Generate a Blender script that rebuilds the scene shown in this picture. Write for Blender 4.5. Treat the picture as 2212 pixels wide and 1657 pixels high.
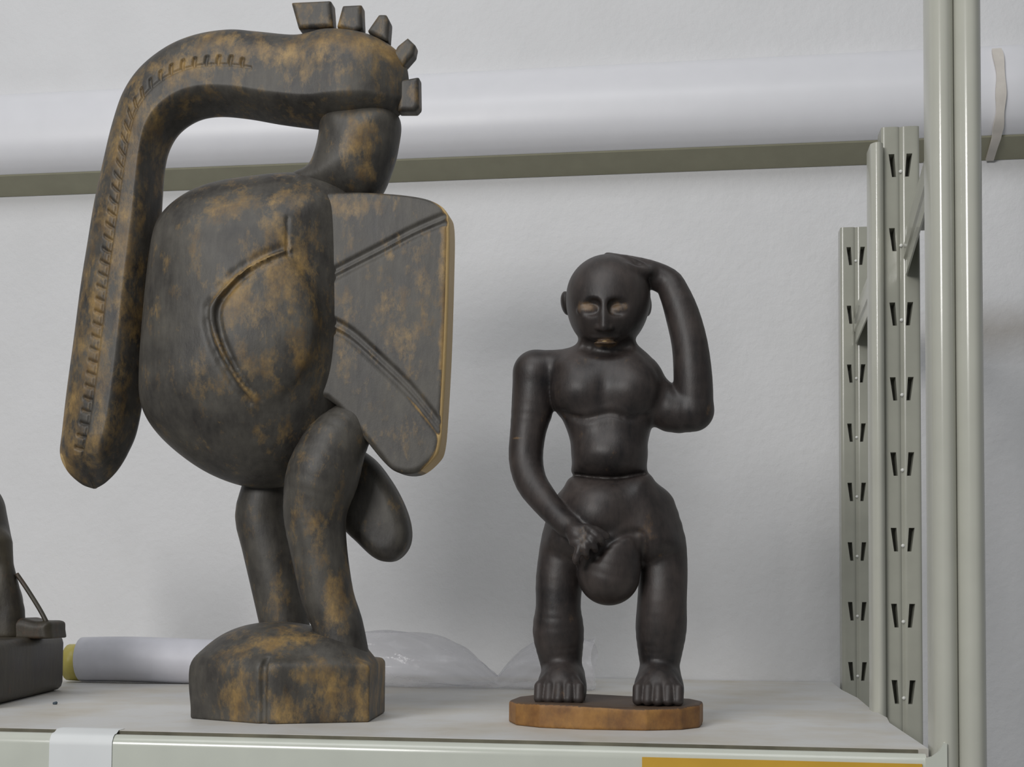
import bpy, math, random
import numpy as np
from mathutils import Matrix, Vector
rng = np.random.default_rng(7); random.seed(7)
for o in list(bpy.data.objects): bpy.data.objects.remove(o)
sc = bpy.context.scene

# ------------------------------------------------------------------ camera
W, H = 2212, 1657
F = 2800.0; PX, PY = 1106.0, 1152.0            # focal length and principal point in pixels
YAW, PITCH, ROLL = math.radians(8.0), math.radians(2.55), 0.0074
CAMZ = 0.117                                     # lens height above the shelf top (z = 0)
f_ = np.array([-math.sin(YAW)*math.cos(PITCH), math.cos(YAW)*math.cos(PITCH), math.sin(PITCH)])
r0 = np.array([math.cos(YAW), math.sin(YAW), 0.0]); u0 = np.cross(r0, f_)
r_ = math.cos(ROLL)*r0 + math.sin(ROLL)*u0; u_ = -math.sin(ROLL)*r0 + math.cos(ROLL)*u0
cam = bpy.data.cameras.new('camera'); co = bpy.data.objects.new('camera', cam); sc.collection.objects.link(co)
co.matrix_world = Matrix(((r_[0], u_[0], -f_[0], 0), (r_[1], u_[1], -f_[1], 0), (r_[2], u_[2], -f_[2], CAMZ), (0, 0, 0, 1)))
cam.sensor_width = 36.0; cam.lens = 36.0*F/W; cam.shift_x = 0.0; cam.shift_y = (PY-H/2)/W
cam.clip_start = 0.02
sc.camera = co

# ------------------------------------------------------------------ light
wd = bpy.data.worlds.new('world'); sc.world = wd; wd.use_nodes = True
wd.node_tree.nodes['Background'].inputs[0].default_value = (0.93, 0.97, 1.0, 1)
wd.node_tree.nodes['Background'].inputs[1].default_value = 0.16
def area(name, loc, target, sx, sy, power, col):
    l = bpy.data.lights.new(name, 'AREA'); l.shape = 'RECTANGLE'; l.size = sx; l.size_y = sy; l.energy = power; l.color = col
    o = bpy.data.objects.new(name, l); sc.collection.objects.link(o); o.location = loc
    o.rotation_euler = (Vector(target)-Vector(loc)).to_track_quat('-Z', 'Y').to_euler(); return o
area('window_light', (-1.65, -2.5, 1.5), (-0.2, 1.3, 0.35), 1.3, 0.8, 73, (1.0, 0.985, 0.97))
area('ceiling_light', (-0.5, -0.2, 2.3), (-0.3, 1.3, 0.0), 2.2, 1.0, 24, (0.98, 0.99, 1.0))
vs = sc.view_settings
vs.view_transform = 'Standard'; vs.look = 'None'; vs.gamma = 1.0; vs.use_curve_mapping = False; vs.exposure = 0.0

# ------------------------------------------------------------------ helpers
CAM = np.array([0, 0, CAMZ])
def at(x, y, Y):                       # point of the vertical plane at depth Y behind a spot of the photograph
    d = f_ + r_*(x-PX)/F - u_*(y-PY)/F
    return CAM + d*Y/d[1]
def ats(pts, Y): return np.array([at(x, y, Y) for x, y in pts])
def link(o, parent=None):
    sc.collection.objects.link(o)
    if parent is not None: o.parent = parent
    return o
def tag(o, label=None, cat=None, group=None, kind=None):
    for k, v in (('label', label), ('category', cat), ('group', group), ('kind', kind)):
        if v: o[k] = v
    return o
def empty(name, loc, label, cat, group=None):
    o = bpy.data.objects.new(name, None); o.location = loc; o.empty_display_size = 0.02; link(o); return tag(o, label, cat, group)
def mesh(name, v, fcs, mat, parent=None, smooth=True, wear=None, loc=None, sharp=None):
    v = np.asarray(v, dtype=np.float64)
    off = np.array(parent.location if parent is not None and parent.type == 'EMPTY' else (0, 0, 0), dtype=np.float64)
    if parent is not None and parent.type != 'EMPTY':
        off = np.array(parent.location) + (np.array(parent.parent.location) if parent.parent else 0)
    own = np.zeros(3)
    if parent is None and loc is not None: own = np.array(loc, dtype=np.float64)
    me = bpy.data.meshes.new(name)
    me.from_pydata((v-off-own).tolist(), [], fcs.tolist() if isinstance(fcs, np.ndarray) else fcs)
    if smooth: me.polygons.foreach_set('use_smooth', np.ones(len(me.polygons), dtype=bool))
    if sharp: me.set_sharp_from_angle(angle=math.radians(sharp))
    if wear is not None:
        a = me.attributes.new('wear', 'FLOAT', 'POINT'); a.data.foreach_set('value', np.asarray(wear, dtype=np.float32))
    if not isinstance(fcs, np.ndarray):
        import bmesh
        bm = bmesh.new(); bm.from_mesh(me); bmesh.ops.recalc_face_normals(bm, faces=bm.faces[:]); bm.to_mesh(me); bm.free()
        if sharp: me.set_sharp_from_angle(angle=math.radians(sharp))
    me.materials.append(mat)
    o = bpy.data.objects.new(name, me); o.location = own; link(o, parent); me.update()
    return o
def box_vf(x0, x1, y0, y1, z0, z1, bev=0.0):
    import bmesh
    bm = bmesh.new(); bmesh.ops.create_cube(bm, size=1.0)
    for v in bm.verts: v.co = ((x0+x1)/2+v.co.x*(x1-x0), (y0+y1)/2+v.co.y*(y1-y0), (z0+z1)/2+v.co.z*(z1-z0))
    if bev: bmesh.ops.bevel(bm, geom=bm.edges[:], offset=bev, segments=3, profile=0.5, affect='EDGES')
    bm.verts.index_update()
    r = [list(v.co) for v in bm.verts], [[v.index for v in f.verts] for f in bm.faces]
    bm.free(); return r
def box(name, b, mat, parent=None, bev=0.0, loc=None):
    v, fc = box_vf(*b, bev); return mesh(name, v, fc, mat, parent, smooth=bev > 0, loc=loc, sharp=40 if bev else None)
def prism_vf(poly, axis, a, b):        # polygon (two coords) extruded along axis from a to b
    n = len(poly); P = []
    for t in (a, b):
        for p, q in poly: P.append({'x': (t, p, q), 'y': (p, t, q), 'z': (p, q, t)}[axis])
    F_ = [[i, (i+1) % n, n+(i+1) % n, n+i] for i in range(n)] + [list(range(n))[::-1], list(range(n, 2*n))]
    return P, F_
def spline(pts, n, closed=False):      # Catmull-Rom through points of any dimension
    P = np.asarray(pts, dtype=np.float64); m = len(P)
    segs = m if closed else m-1; out = []
    for i in range(segs):
        g = (lambda k: P[k % m]) if closed else (lambda k: P[min(max(k, 0), m-1)])
        a, b, c, d = g(i-1), g(i), g(i+1), g(i+2)
        for t in np.arange(n)/n:
            out.append(0.5*((2*b)+(c-a)*t+(2*a-5*b+4*c-d)*t*t+(3*b-a-3*c+d)*t**3))
    if not closed: out.append(P[-1])
    return np.array(out)
def tube_vf(path, radii, seg=12, ry=1.0):
    P = np.asarray(path, dtype=np.float64); n = len(P); R = np.broadcast_to(np.asarray(radii, float), (n,))
    T = np.gradient(P, axis=0); T /= np.linalg.norm(T, axis=1)[:, None]
    ref = np.array([0, 1.0, 0]); V = []
    for i in range(n):
        r = ref if abs(T[i] @ ref) < 0.95 else np.array([0, 0, 1.0])
        a = np.cross(T[i], r); a /= np.linalg.norm(a); b = np.cross(a, T[i])
        for k in range(seg):
            t = 2*math.pi*k/seg; V.append(P[i]+R[i]*(math.cos(t)*a+ry*math.sin(t)*b))
    Fc = [[i*seg+k, i*seg+(k+1) % seg, (i+1)*seg+(k+1) % seg, (i+1)*seg+k] for i in range(n-1) for k in range(seg)]
    Fc += [list(range(seg))[::-1], list(range((n-1)*seg, n*seg))]
    return V, Fc

# ---- signed-distance carving: solids are blended on a grid and turned into one skin (surface nets)
class Carve:
    def __init__(s, lo, hi, res):
        s.lo = np.array(lo, float); s.res = res
        s.n = np.ceil((np.array(hi, float)-s.lo)/res).astype(int)+1
        s.ax = [(s.lo[i]+res*np.arange(s.n[i])).astype(np.float32) for i in range(3)]
        s.v = np.full(tuple(s.n), 0.06, dtype=np.float32)
    def win(s, lo, hi):
        a = [int(max(0, math.floor((lo[i]-s.lo[i])/s.res))) for i in range(3)]
        b = [int(min(s.n[i], math.ceil((hi[i]-s.lo[i])/s.res)+1)) for i in range(3)]
        sl = tuple(slice(a[i], max(a[i], b[i])) for i in range(3))
        return sl, s.ax[0][sl[0]][:, None, None], s.ax[1][sl[1]][None, :, None], s.ax[2][sl[2]][None, None, :]
    def mix(s, sl, d, k, sub):
        if d.size == 0: return
        a = s.v[sl]
        if sub:
            if k > 0: h = np.maximum(k-np.abs(a+d), 0)/k; s.v[sl] = np.maximum(a, -d)+h*h*k*0.25
            else: s.v[sl] = np.maximum(a, -d)
        else:
            if k > 0: h = np.maximum(k-np.abs(a-d), 0)/k; s.v[sl] = np.minimum(a, d)-h*h*k*0.25
            else: s.v[sl] = np.minimum(a, d)
    def cdist(s, a, b, ra, rb, m, sy):
        a = np.array(a, float); b = np.array(b, float)
        sl, X, Y, Z = s.win(np.minimum(a, b)-m, np.maximum(a, b)+m)
        x = X-a[0]; y = (Y-a[1])/sy; z = Z-a[2]; e = b-a; e[1] /= sy; L = max(e @ e, 1e-12)
        t = np.clip((x*e[0]+y*e[1]+z*e[2])/L, 0, 1)
        return sl, (np.sqrt((x-t*e[0])**2+(y-t*e[1])**2+(z-t*e[2])**2)-(ra+(rb-ra)*t)).astype(np.float32)
    def cone(s, a, b, ra, rb, k=0.004, sub=False, sy=1.0):       # round cone, depth stretched by sy
        sl, d = s.cdist(a, b, ra, rb, max(ra, rb)*max(1, sy)+k+0.008, sy); s.mix(sl, d, k, sub)
    def chain(s, pts, k=0.004, sub=False, sy=1.0, kin=None, seg=0):        # pts (x,y,z,r): one limb, blended in once
        if seg: pts = spline(pts, seg)
        P = np.array([list(p) for p in pts], float); m = P[:, 3].max()*max(1, sy)+k+0.008
        box_, X, Y, Z = s.win(P[:, :3].min(0)-m, P[:, :3].max(0)+m); o = [c.start for c in box_]
        D = np.full(tuple(c.stop-c.start for c in box_), 0.05, np.float32)
        for i in range(len(P)-1):
            sl, d = s.cdist(P[i, :3], P[i+1, :3], P[i, 3], P[i+1, 3], m, sy)
            if d.size == 0: continue
            w = tuple(slice(c.start-q_, c.stop-q_) for c, q_ in zip(sl, o)); D[w] = np.minimum(D[w], d)
        s.mix(box_, D, k, sub)
    def ell(s, c, r, k=0.004, sub=False, rot=0.0):               # ellipsoid, turned by rot in the x-z plane
        c = np.array(c, float); r = np.array(r, float); m = np.array([max(r[0], r[2]) if rot else r[0], r[1], max(r[0], r[2]) if rot else r[2]])+k+0.008
        sl, X, Y, Z = s.win(c-m, c+m)
        x, y, z = X-c[0], Y-c[1], Z-c[2]
        if rot: cs, sn = math.cos(rot), math.sin(rot); x, z = cs*x+sn*z, -sn*x+cs*z
        k0 = np.sqrt((x/r[0])**2+(y/r[1])**2+(z/r[2])**2); k1 = np.sqrt((x/r[0]**2)**2+(y/r[1]**2)**2+(z/r[2]**2)**2)
        d = np.where(k1 > 1e-9, k0*(k0-1)/np.maximum(k1, 1e-9), -r.min())
        s.mix(sl, d.astype(np.float32), k, sub)
    def slab(s, poly, yc, T, R, k=0.004, sub=False, sx=1.0, blur=0, tilt=0.0):    # x-z outline, half depth T, edges rounded over R (depth profile an ellipse)
        P = np.asarray(poly, float); lo = P.min(0); hi = P.max(0); m = k+0.01
        sl, X, Y, Z = s.win((lo[0]-m, yc-T-m-abs(tilt)*(hi[0]-lo[0]), lo[1]-m), (hi[0]+m, yc+T+m+abs(tilt)*(hi[0]-lo[0]), hi[1]+m))
        gx, gz = X[:, 0, 0], Z[0, 0, :]
        d2 = poly_sdf(P, gx, gz)
        if blur:
            for _ in range(blur):
                p = np.pad(d2, 1, mode='edge'); d2 = 0.25*(p[:-2, 1:-1]+p[2:, 1:-1]+p[1:-1, :-2]+p[1:-1, 2:])
        yy = np.abs(Y-yc-tilt*(X-(lo[0]+hi[0])/2))*(R/T) if R > T else np.abs(Y-yc-tilt*(X-(lo[0]+hi[0])/2))
        Te = R if R > T else T
        w0 = d2[:, None, :]+R; w1 = yy-(Te-R)
        d = np.minimum(np.maximum(w0, w1), 0)+np.sqrt(np.maximum(w0, 0)**2+np.maximum(w1, 0)**2)-R
        if R > T: d = d*(T/R)**0.5
        s.mix(sl, d.astype(np.float32), k, sub)
    def clip(s, n, c):                                           # keep the side where n.p <= c
        X, Y, Z = s.ax[0][:, None, None], s.ax[1][None, :, None], s.ax[2][None, None, :]
        s.v = np.maximum(s.v, (n[0]*X+n[1]*Y+n[2]*Z-c).astype(np.float32))
    def skin(s, soft=2):
        v = s.v; v = np.pad(v, 1, constant_values=0.05); lo = s.lo-s.res
        ins = v < 0; nx, ny, nz = v.shape
        cnt = np.zeros((nx-1, ny-1, nz-1), np.int8)
        C8 = [(i, j, k) for i in (0, 1) for j in (0, 1) for k in (0, 1)]
        for i, j, k in C8: cnt += ins[i:nx-1+i, j:ny-1+j, k:nz-1+k]
        cells = np.argwhere((cnt > 0) & (cnt < 8))
        idx = np.full(cnt.shape, -1, np.int64); idx[tuple(cells.T)] = np.arange(len(cells))
        val = {c: v[cells[:, 0]+c[0], cells[:, 1]+c[1], cells[:, 2]+c[2]] for c in C8}
        acc = np.zeros((len(cells), 3)); num = np.zeros(len(cells))
        for a in C8:
            for ax in range(3):
                if a[ax]: continue
                b = list(a); b[ax] = 1; b = tuple(b)
                va, vb = val[a], val[b]; cr = (va < 0) != (vb < 0)
                t = np.where(cr, va/np.where(cr, va-vb, 1), 0)
                p = np.tile(np.array(a, float), (len(cells), 1)); p[:, ax] = t
                acc += p*cr[:, None]; num += cr
        V = lo+(cells+acc/num[:, None])*s.res
        Q = []
        for ax in range(3):
            a = [slice(None)]*3; b = [slice(None)]*3; a[ax] = slice(0, -1); b[ax] = slice(1, None)
            A, B = ins[tuple(a)], ins[tuple(b)]
            e = np.argwhere(A != B); flip = A[tuple(e.T)]
            u, w = (ax+1) % 3, (ax+2) % 3
            ok = (e[:, u] > 0) & (e[:, w] > 0) & (e[:, u] < v.shape[u]-1) & (e[:, w] < v.shape[w]-1); e = e[ok]; flip = flip[ok]
            def cell(du, dw):
                c = e.copy(); c[:, u] += du; c[:, w] += dw; return idx[tuple(c.T)]
            q = np.stack([cell(-1, -1), cell(0, -1), cell(0, 0), cell(-1, 0)], 1)
            q[~flip] = q[~flip][:, ::-1]; Q.append(q)
        Q = np.concatenate(Q)
        for _ in range(soft):                                    # light smoothing of the skin
            acc = np.zeros_like(V); num = np.zeros(len(V))
            for a, b in ((0, 1), (1, 2), (2, 3), (3, 0)):
                for p_, q_ in ((a, b), (b, a)):
                    for ax in range(3): acc[:, ax] += np.bincount(Q[:, p_], V[Q[:, q_], ax], len(V))
                    num += np.bincount(Q[:, p_], minlength=len(V))
            V = 0.5*V+0.5*acc/np.maximum(num, 1)[:, None]
        return V, Q
def poly_sdf(P, gx, gz):
    X, Z = gx[:, None].astype(np.float64), gz[None, :].astype(np.float64)
    d = np.full((len(gx), len(gz)), 1e9); s = np.zeros(d.shape, bool); n = len(P)
    for i in range(n):
        a, b = P[i], P[(i+1) % n]; e = b-a; L = max(e @ e, 1e-15)
        t = np.clip(((X-a[0])*e[0]+(Z-a[1])*e[1])/L, 0, 1)
        d = np.minimum(d, (X-a[0]-t*e[0])**2+(Z-a[1]-t*e[1])**2)
        if a[1] != b[1]:
            c = ((a[1] > Z) != (b[1] > Z)) & (X < (b[0]-a[0])*(Z-a[1])/(b[1]-a[1])+a[0]); s ^= c
    return np.where(s, -1, 1)*np.sqrt(d)
def normals(v, q):
    n = np.zeros_like(v); fn = np.cross(v[q[:, 2]]-v[q[:, 0]], v[q[:, 3]]-v[q[:, 1]])
    for k in range(4): np.add.at(n, q[:, k], fn)
    return n/np.maximum(np.linalg.norm(n, axis=1), 1e-12)[:, None]

# ------------------------------------------------------------------ materials
def nodes(name):
    m = bpy.data.materials.new(name); m.use_nodes = True; nt = m.node_tree
    return m, nt, nt.nodes['Principled BSDF']
def nn(nt, typ, **kw):
    n = nt.nodes.new(typ)
    for k, v in kw.items():
        if k in n.inputs: n.inputs[k].default_value = v
        else: setattr(n, k, v)
    return n
def coords(nt, scale=(1, 1, 1)):
    tc = nn(nt, 'ShaderNodeNewGeometry'); mp = nn(nt, 'ShaderNodeMapping'); mp.inputs['Scale'].default_value = scale
    nt.links.new(tc.outputs['Position'], mp.inputs['Vector']); return mp.outputs[0]
def noise(nt, vec, scale, detail=4, rough=0.55):
    n = nn(nt, 'ShaderNodeTexNoise'); n.inputs['Scale'].default_value = scale; n.inputs['Detail'].default_value = detail; n.inputs['Roughness'].default_value = rough
    nt.links.new(vec, n.inputs['Vector']); return n.outputs['Fac']
def ramp(nt, fac, stops):
    r = nn(nt, 'ShaderNodeValToRGB'); e = r.color_ramp.elements
    while len(e) < len(stops): e.new(0.5)
    for i, (p, c) in enumerate(stops): e[i].position = p; e[i].color = (*c, 1) if len(c) == 3 else c
    nt.links.new(fac, r.inputs[0]); return r.outputs[0]
def mixc(nt, fac, a, b):
    m = nn(nt, 'ShaderNodeMix', data_type='RGBA')
    for v, i in ((fac, 0), (a, 6), (b, 7)):
        if hasattr(v, 'is_linked') or hasattr(v, 'node'): nt.links.new(v, m.inputs[i])
        else: m.inputs[i].default_value = v if i == 0 else (*v, 1)
    return m.outputs[2]
def math_(nt, op, a, b=0.5):
    m = nn(nt, 'ShaderNodeMath', operation=op)
    for v, i in ((a, 0), (b, 1)):
        if hasattr(v, 'node'): nt.links.new(v, m.inputs[i])
        else: m.inputs[i].default_value = v
    return m.outputs[0]
def bump(nt, bs, h, strength, dist):
    b = nn(nt, 'ShaderNodeBump'); b.inputs['Strength'].default_value = strength; b.inputs['Distance'].default_value = dist
    nt.links.new(h, b.inputs['Height']); nt.links.new(b.outputs[0], bs.inputs['Normal'])
def paint(name, col, rough=0.45, var=0.06, bstr=0.0, scale=30):
    m, nt, bs = nodes(name); v = coords(nt)
    n = noise(nt, v, scale, 5)
    nt.links.new(ramp(nt, n, [(0.3, tuple(c*(1-var) for c in col)), (0.7, tuple(min(1, c*(1+var)) for c in col))]), bs.inputs['Base Color'])
    bs.inputs['Roughness'].default_value = rough
    if bstr: bump(nt, bs, noise(nt, v, 220, 3), bstr, 0.002)
    return m
def carved_wood(name, black, grey, ochre1, ochre2, rough=0.5, base_wear=0.0, grain=1.0, namp=2.4):
    m, nt, bs = nodes(name)
    v = coords(nt); vg = coords(nt, (1, 1, 0.25)); vh = coords(nt, (1, 1, 0.55))
    n1 = noise(nt, v, 22, 6, 0.6); n2 = noise(nt, vg, 150, 4, 0.6); n3 = noise(nt, vh, 62, 8, 0.74); n4 = noise(nt, v, 45, 5, 0.6)
    base = ramp(nt, math_(nt, 'ADD', math_(nt, 'MULTIPLY', n1, 0.7), math_(nt, 'MULTIPLY', n2, 0.3)), [(0.34, black), (0.66, grey)])
    oc = ramp(nt, n4, [(0.35, ochre2), (0.65, ochre1)])
    at_ = nn(nt, 'ShaderNodeAttribute', attribute_name='wear')
    geo = nn(nt, 'ShaderNodeNewGeometry')
    edge = ramp(nt, geo.outputs['Pointiness'], [(0.53, (0, 0, 0)), (0.60, (1, 1, 1))])
    w = math_(nt, 'ADD', math_(nt, 'ADD', at_.outputs['Fac'], base_wear), math_(nt, 'MULTIPLY', edge, 0.35))
    k = math_(nt, 'ADD', w, math_(nt, 'MULTIPLY', math_(nt, 'SUBTRACT', n3, 0.5), namp))
    fac = ramp(nt, k, [(0.30, (0, 0, 0)), (0.85, (1, 1, 1))])
    bare = ramp(nt, w, [(0.95, (0, 0, 0)), (1.25, (1, 1, 1))])
    nt.links.new(mixc(nt, math_(nt, 'MULTIPLY', bare, fac), mixc(nt, fac, base, oc), (0.60, 0.42, 0.19)), bs.inputs['Base Color'])
    nt.links.new(math_(nt, 'ADD', math_(nt, 'MULTIPLY', n1, 0.25), rough-0.12), bs.inputs['Roughness'])
    bs.inputs['Specular IOR Level'].default_value = 0.5
    bump(nt, bs, math_(nt, 'ADD', math_(nt, 'MULTIPLY', n2, 0.5), n3), 0.35*grain, 0.0012)
    return m
M = {}
M['bird'] = carved_wood('worn_dark_wood', (0.026, 0.023, 0.021), (0.104, 0.095, 0.079), (0.34, 0.22, 0.08), (0.15, 0.093, 0.038), 0.50, 0.17)
M['figure'] = carved_wood('polished_dark_wood', (0.009, 0.0075, 0.008), (0.060, 0.047, 0.042), (0.20, 0.12, 0.055), (0.09, 0.055, 0.03), 0.47, 0.0, 0.8)
M['plinth'] = carved_wood('ochre_plinth_wood', (0.06, 0.034, 0.022), (0.10, 0.062, 0.035), (0.34, 0.17, 0.045), (0.19, 0.085, 0.025), 0.6, 0.0, 1.0, 1.1)
M['left'] = carved_wood('brown_black_wood', (0.018, 0.014, 0.010), (0.066, 0.055, 0.034), (0.13, 0.055, 0.03), (0.06, 0.035, 0.02), 0.5, 0.0)
M['steel'] = paint('cream_enamel', (0.50, 0.50, 0.435), 0.15, 0.03)
M['steel2'] = paint('grey_green_enamel', (0.37, 0.37, 0.315), 0.2, 0.05)
M['beam'] = paint('beam_enamel', (0.58, 0.60, 0.53), 0.16, 0.03)
M['duct'] = paint('white_pvc', (0.74, 0.74, 0.77), 0.38, 0.015, 0.0)
M['underside_shade'] = paint('olive_underside_shade', (0.31, 0.30, 0.215), 0.6, 0.05)
M['strap'] = paint('strap_paint', (0.62, 0.58, 0.53), 0.55, 0.12)
M['tape'] = paint('white_tape', (0.74, 0.76, 0.76), 0.5, 0.02)
M['yellow'] = paint('yellow_card', (0.62, 0.36, 0.035), 0.5, 0.06)
M['ytape'] = paint('yellow_tape', (0.55, 0.47, 0.12), 0.4, 0.1)
M['paper'] = paint('rolled_white_foam', (0.70, 0.70, 0.76), 0.5, 0.05)
M['speck'] = paint('dark_crumb', (0.05, 0.07, 0.09), 0.6, 0.2)
M['edge'] = paint('raw_board_edge', (0.15, 0.14, 0.10), 0.8, 0.3)
M['rivet'] = paint('bright_rivet', (0.72, 0.72, 0.68), 0.25, 0.02)
def wall_mat():
    m, nt, bs = nodes('rough_white_plaster'); v = coords(nt)
    n = noise(nt, v, 2.2, 4); n2 = noise(nt, v, 14, 5)
    base = ramp(nt, math_(nt, 'ADD', math_(nt, 'MULTIPLY', n, 0.6), math_(nt, 'MULTIPLY', n2, 0.4)), [(0.3, (0.645, 0.645, 0.65)), (0.7, (0.71, 0.71, 0.72))])
    # soft brownish patch beside the upright
    geo = nn(nt, 'ShaderNodeNewGeometry'); c = at(2165, 715, 1.76)
    mp = nn(nt, 'ShaderNodeMapping'); mp.inputs['Location'].default_value = tuple(-c*np.array([7, 0, 22])); mp.inputs['Scale'].default_value = (7, 0, 22)
    nt.links.new(geo.outputs['Position'], mp.inputs['Vector'])
    g = nn(nt, 'ShaderNodeTexGradient', gradient_type='SPHERICAL'); nt.links.new(mp.outputs[0], g.inputs[0])
    fac = math_(nt, 'MULTIPLY', math_(nt, 'MULTIPLY', g.outputs['Fac'], n2), 1.1)
    nt.links.new(mixc(nt, fac, base, (0.30, 0.26, 0.21)), bs.inputs['Base Color'])
    bs.inputs['Roughness'].default_value = 0.7
    bump(nt, bs, math_(nt, 'ADD', noise(nt, v, 95, 4, 0.6), math_(nt, 'MULTIPLY', noise(nt, v, 12, 3), 1.5)), 0.35, 0.003)
    return m
M['wall'] = wall_mat()
def shelf_mat():
    m, nt, bs = nodes('dusty_white_laminate'); v = coords(nt)
    n = noise(nt, v, 9, 6, 0.62); n2 = noise(nt, v, 55, 5, 0.7)
    base = ramp(nt, n, [(0.42, (0.66, 0.655, 0.64)), (0.62, (0.60, 0.565, 0.50)), (0.78, (0.50, 0.45, 0.37))])
    nt.links.new(mixc(nt, ramp(nt, n2, [(0.66, (0, 0, 0)), (0.78, (0.5, 0.5, 0.5))]), base, (0.42, 0.38, 0.33)), bs.inputs['Base Color'])
    bs.inputs['Roughness'].default_value = 0.5
    return m
M['shelf'] = shelf_mat()
def plastic_mat():
    m, nt, bs = nodes('clear_plastic_film'); v = coords(nt)
    bs.inputs['Base Color'].default_value = (0.80, 0.80, 0.83, 1); bs.inputs['Roughness'].default_value = 0.16
    tr = nn(nt, 'ShaderNodeBsdfTransparent'); tr.inputs[0].default_value = (0.93, 0.93, 0.94, 1)
    mx = nn(nt, 'ShaderNodeMixShader'); mx.inputs[0].default_value = 0.30
    nt.links.new(tr.outputs[0], mx.inputs[1]); nt.links.new(bs.outputs[0], mx.inputs[2])
    nt.links.new(mx.outputs[0], nt.nodes['Material Output'].inputs[0])
    bump(nt, bs, noise(nt, v, 60, 4), 0.5, 0.004)
    return m
M['plastic'] = plastic_mat()

# ------------------------------------------------------------------ setting
YF, YW = 1.018, 1.76
v, fc = box_vf(-3.0, 2.5, YW, YW+0.1, -0.9, 2.6); tag(mesh('wall_back', v, fc, M['wall'], smooth=False), kind='structure')
# rounded white pipe boxing along the wall: profile in (depth, height)
zb, zt = 0.700, 0.838
prof = [(YW-0.001, zt+0.004), (YW-0.012, zt), (YW-0.028, zt-0.006), (YW-0.044, zt-0.018), (YW-0.057, zt-0.036), (YW-0.066, zt-0.058), (YW-0.068, zt-0.078), (YW-0.066, zt-0.096), (YW-0.060, zt-0.111), (YW-0.051, zt-0.122), (YW-0.042, zb+0.0095), (YW-0.001, zb-0.001)]
pr = spline(prof[:-1], 5); prof = [tuple(p) for p in pr]+prof[-1:]
pipe = empty('pipe', (-0.3, YW-0.03, zb), 'long white rounded pipe running along the plaster wall above the shelf', 'pipe')
v, fc = prism_vf(prof, 'x', -2.2, 1.6); mesh('pipe_shell', v, fc, M['duct'], pipe, True, sharp=35)
v, fc = prism_vf([(YW-0.0415, zb+0.0092), (YW-0.001, zb-0.0013), (YW-0.001, zb-0.0098), (YW-0.0405, zb+0.0072)], 'x', -2.2, 1.6); mesh('shade_strip', v, fc, M['underside_shade'], pipe, False)  # thin strip, its olive colour paints the shade on the pipe's underside
# strap round the pipe, right of the upright
sx = at(2163, 230, YW-0.072)[0]
pa = np.array(prof[:-1]); T = np.gradient(pa, axis=0); T /= np.linalg.norm(T, axis=1)[:, None]; Nn = np.stack([T[:, 1], -T[:, 0]], 1)
if Nn[30, 0] > 0: Nn = -Nn
sel = [i for i in range(len(pa)) if zt-0.020 > pa[i, 1] > zb+0.012]
path = [tuple(pa[i]+Nn[i]*0.0010) for i in sel]+[(YW-0.0425, zb+0.0068), (YW-0.030, zb+0.0020), (YW-0.015, zb-0.0040), (YW-0.004, zb-0.0088)]
outr = [tuple(pa[i]+Nn[i]*0.0045) for i in sel]+[(YW-0.0445, zb+0.0035), (YW-0.031, zb-0.0015), (YW-0.016, zb-0.0075), (YW-0.005, zb-0.0122)]
V = []
for i, (a, b) in enumerate(zip(path, outr)):
    w_ = 0.0058+0.0008*math.sin(i*0.5)
    V += [(sx-w_, *b), (sx-w_, *a), (sx+w_, *a), (sx+w_, *b)]
Fc = [[i*4+k, i*4+(k+1) % 4, i*4+4+(k+1) % 4, i*4+4+k] for i in range(len(path)-1) for k in range(4)]+[[0, 1, 2, 3], [len(V)-1, len(V)-2, len(V)-3, len(V)-4]]
tag(mesh('pipe_strap', V, Fc, M['strap'], None, True, loc=(sx, YW, zb), sharp=40), 'narrow off-white strap holding the wall pipe, right of the front upright', 'strap')

# ------------------------------------------------------------------ rack: shelf board, beam, uprights, braces
brd = [(-1.6, YF), (0.168, YF), (0.176, YF+0.004), (0.176, 1.22), (0.181, 1.27), (0.178, 1.36), (0.182, 1.5), (0.178, 1.62), (0.180, YW-0.002), (-1.6, YW-0.002)]
v, fc = prism_vf(brd, 'z', -0.018, 0.0)
sb = empty('shelf_board', (-0.5, 1.4, -0.018), 'wide dusty white shelf board carrying the carvings', 'shelf')
mesh('board', v, fc, M['shelf'], sb, False)
v, fc = box_vf(-1.6, 0.1675, YF-0.0008, YF-0.00002, -0.018, -0.0004); mesh('edge_band', v, fc, M['edge'], sb, False)
# front beam with rounded top edge
bp = [(y_-0.0004, z_-0.0008) for y_, z_ in [(YF-0.0022, -0.012), (YF-0.0022, -0.0035), (YF-0.003, -0.0022), (YF-0.0045, -0.0018), (YF-0.0060, -0.0020), (YF-0.0078, -0.0026), (YF-0.0094, -0.0038), (YF-0.0108, -0.0056), (YF-0.0118, -0.0078), (YF-0.0122, -0.0105), (YF-0.0122, -0.07), (YF-0.010, -0.07), (YF-0.010, -0.012)]]
v, fc = prism_vf(bp, 'x', -1.6, 0.172)
beam = empty('shelf_beam', (-0.5, YF, -0.07), 'pale grey-green steel beam along the front edge of the shelf', 'beam')
mesh('rail', v, fc, M['beam'], beam, True, sharp=35)
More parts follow.
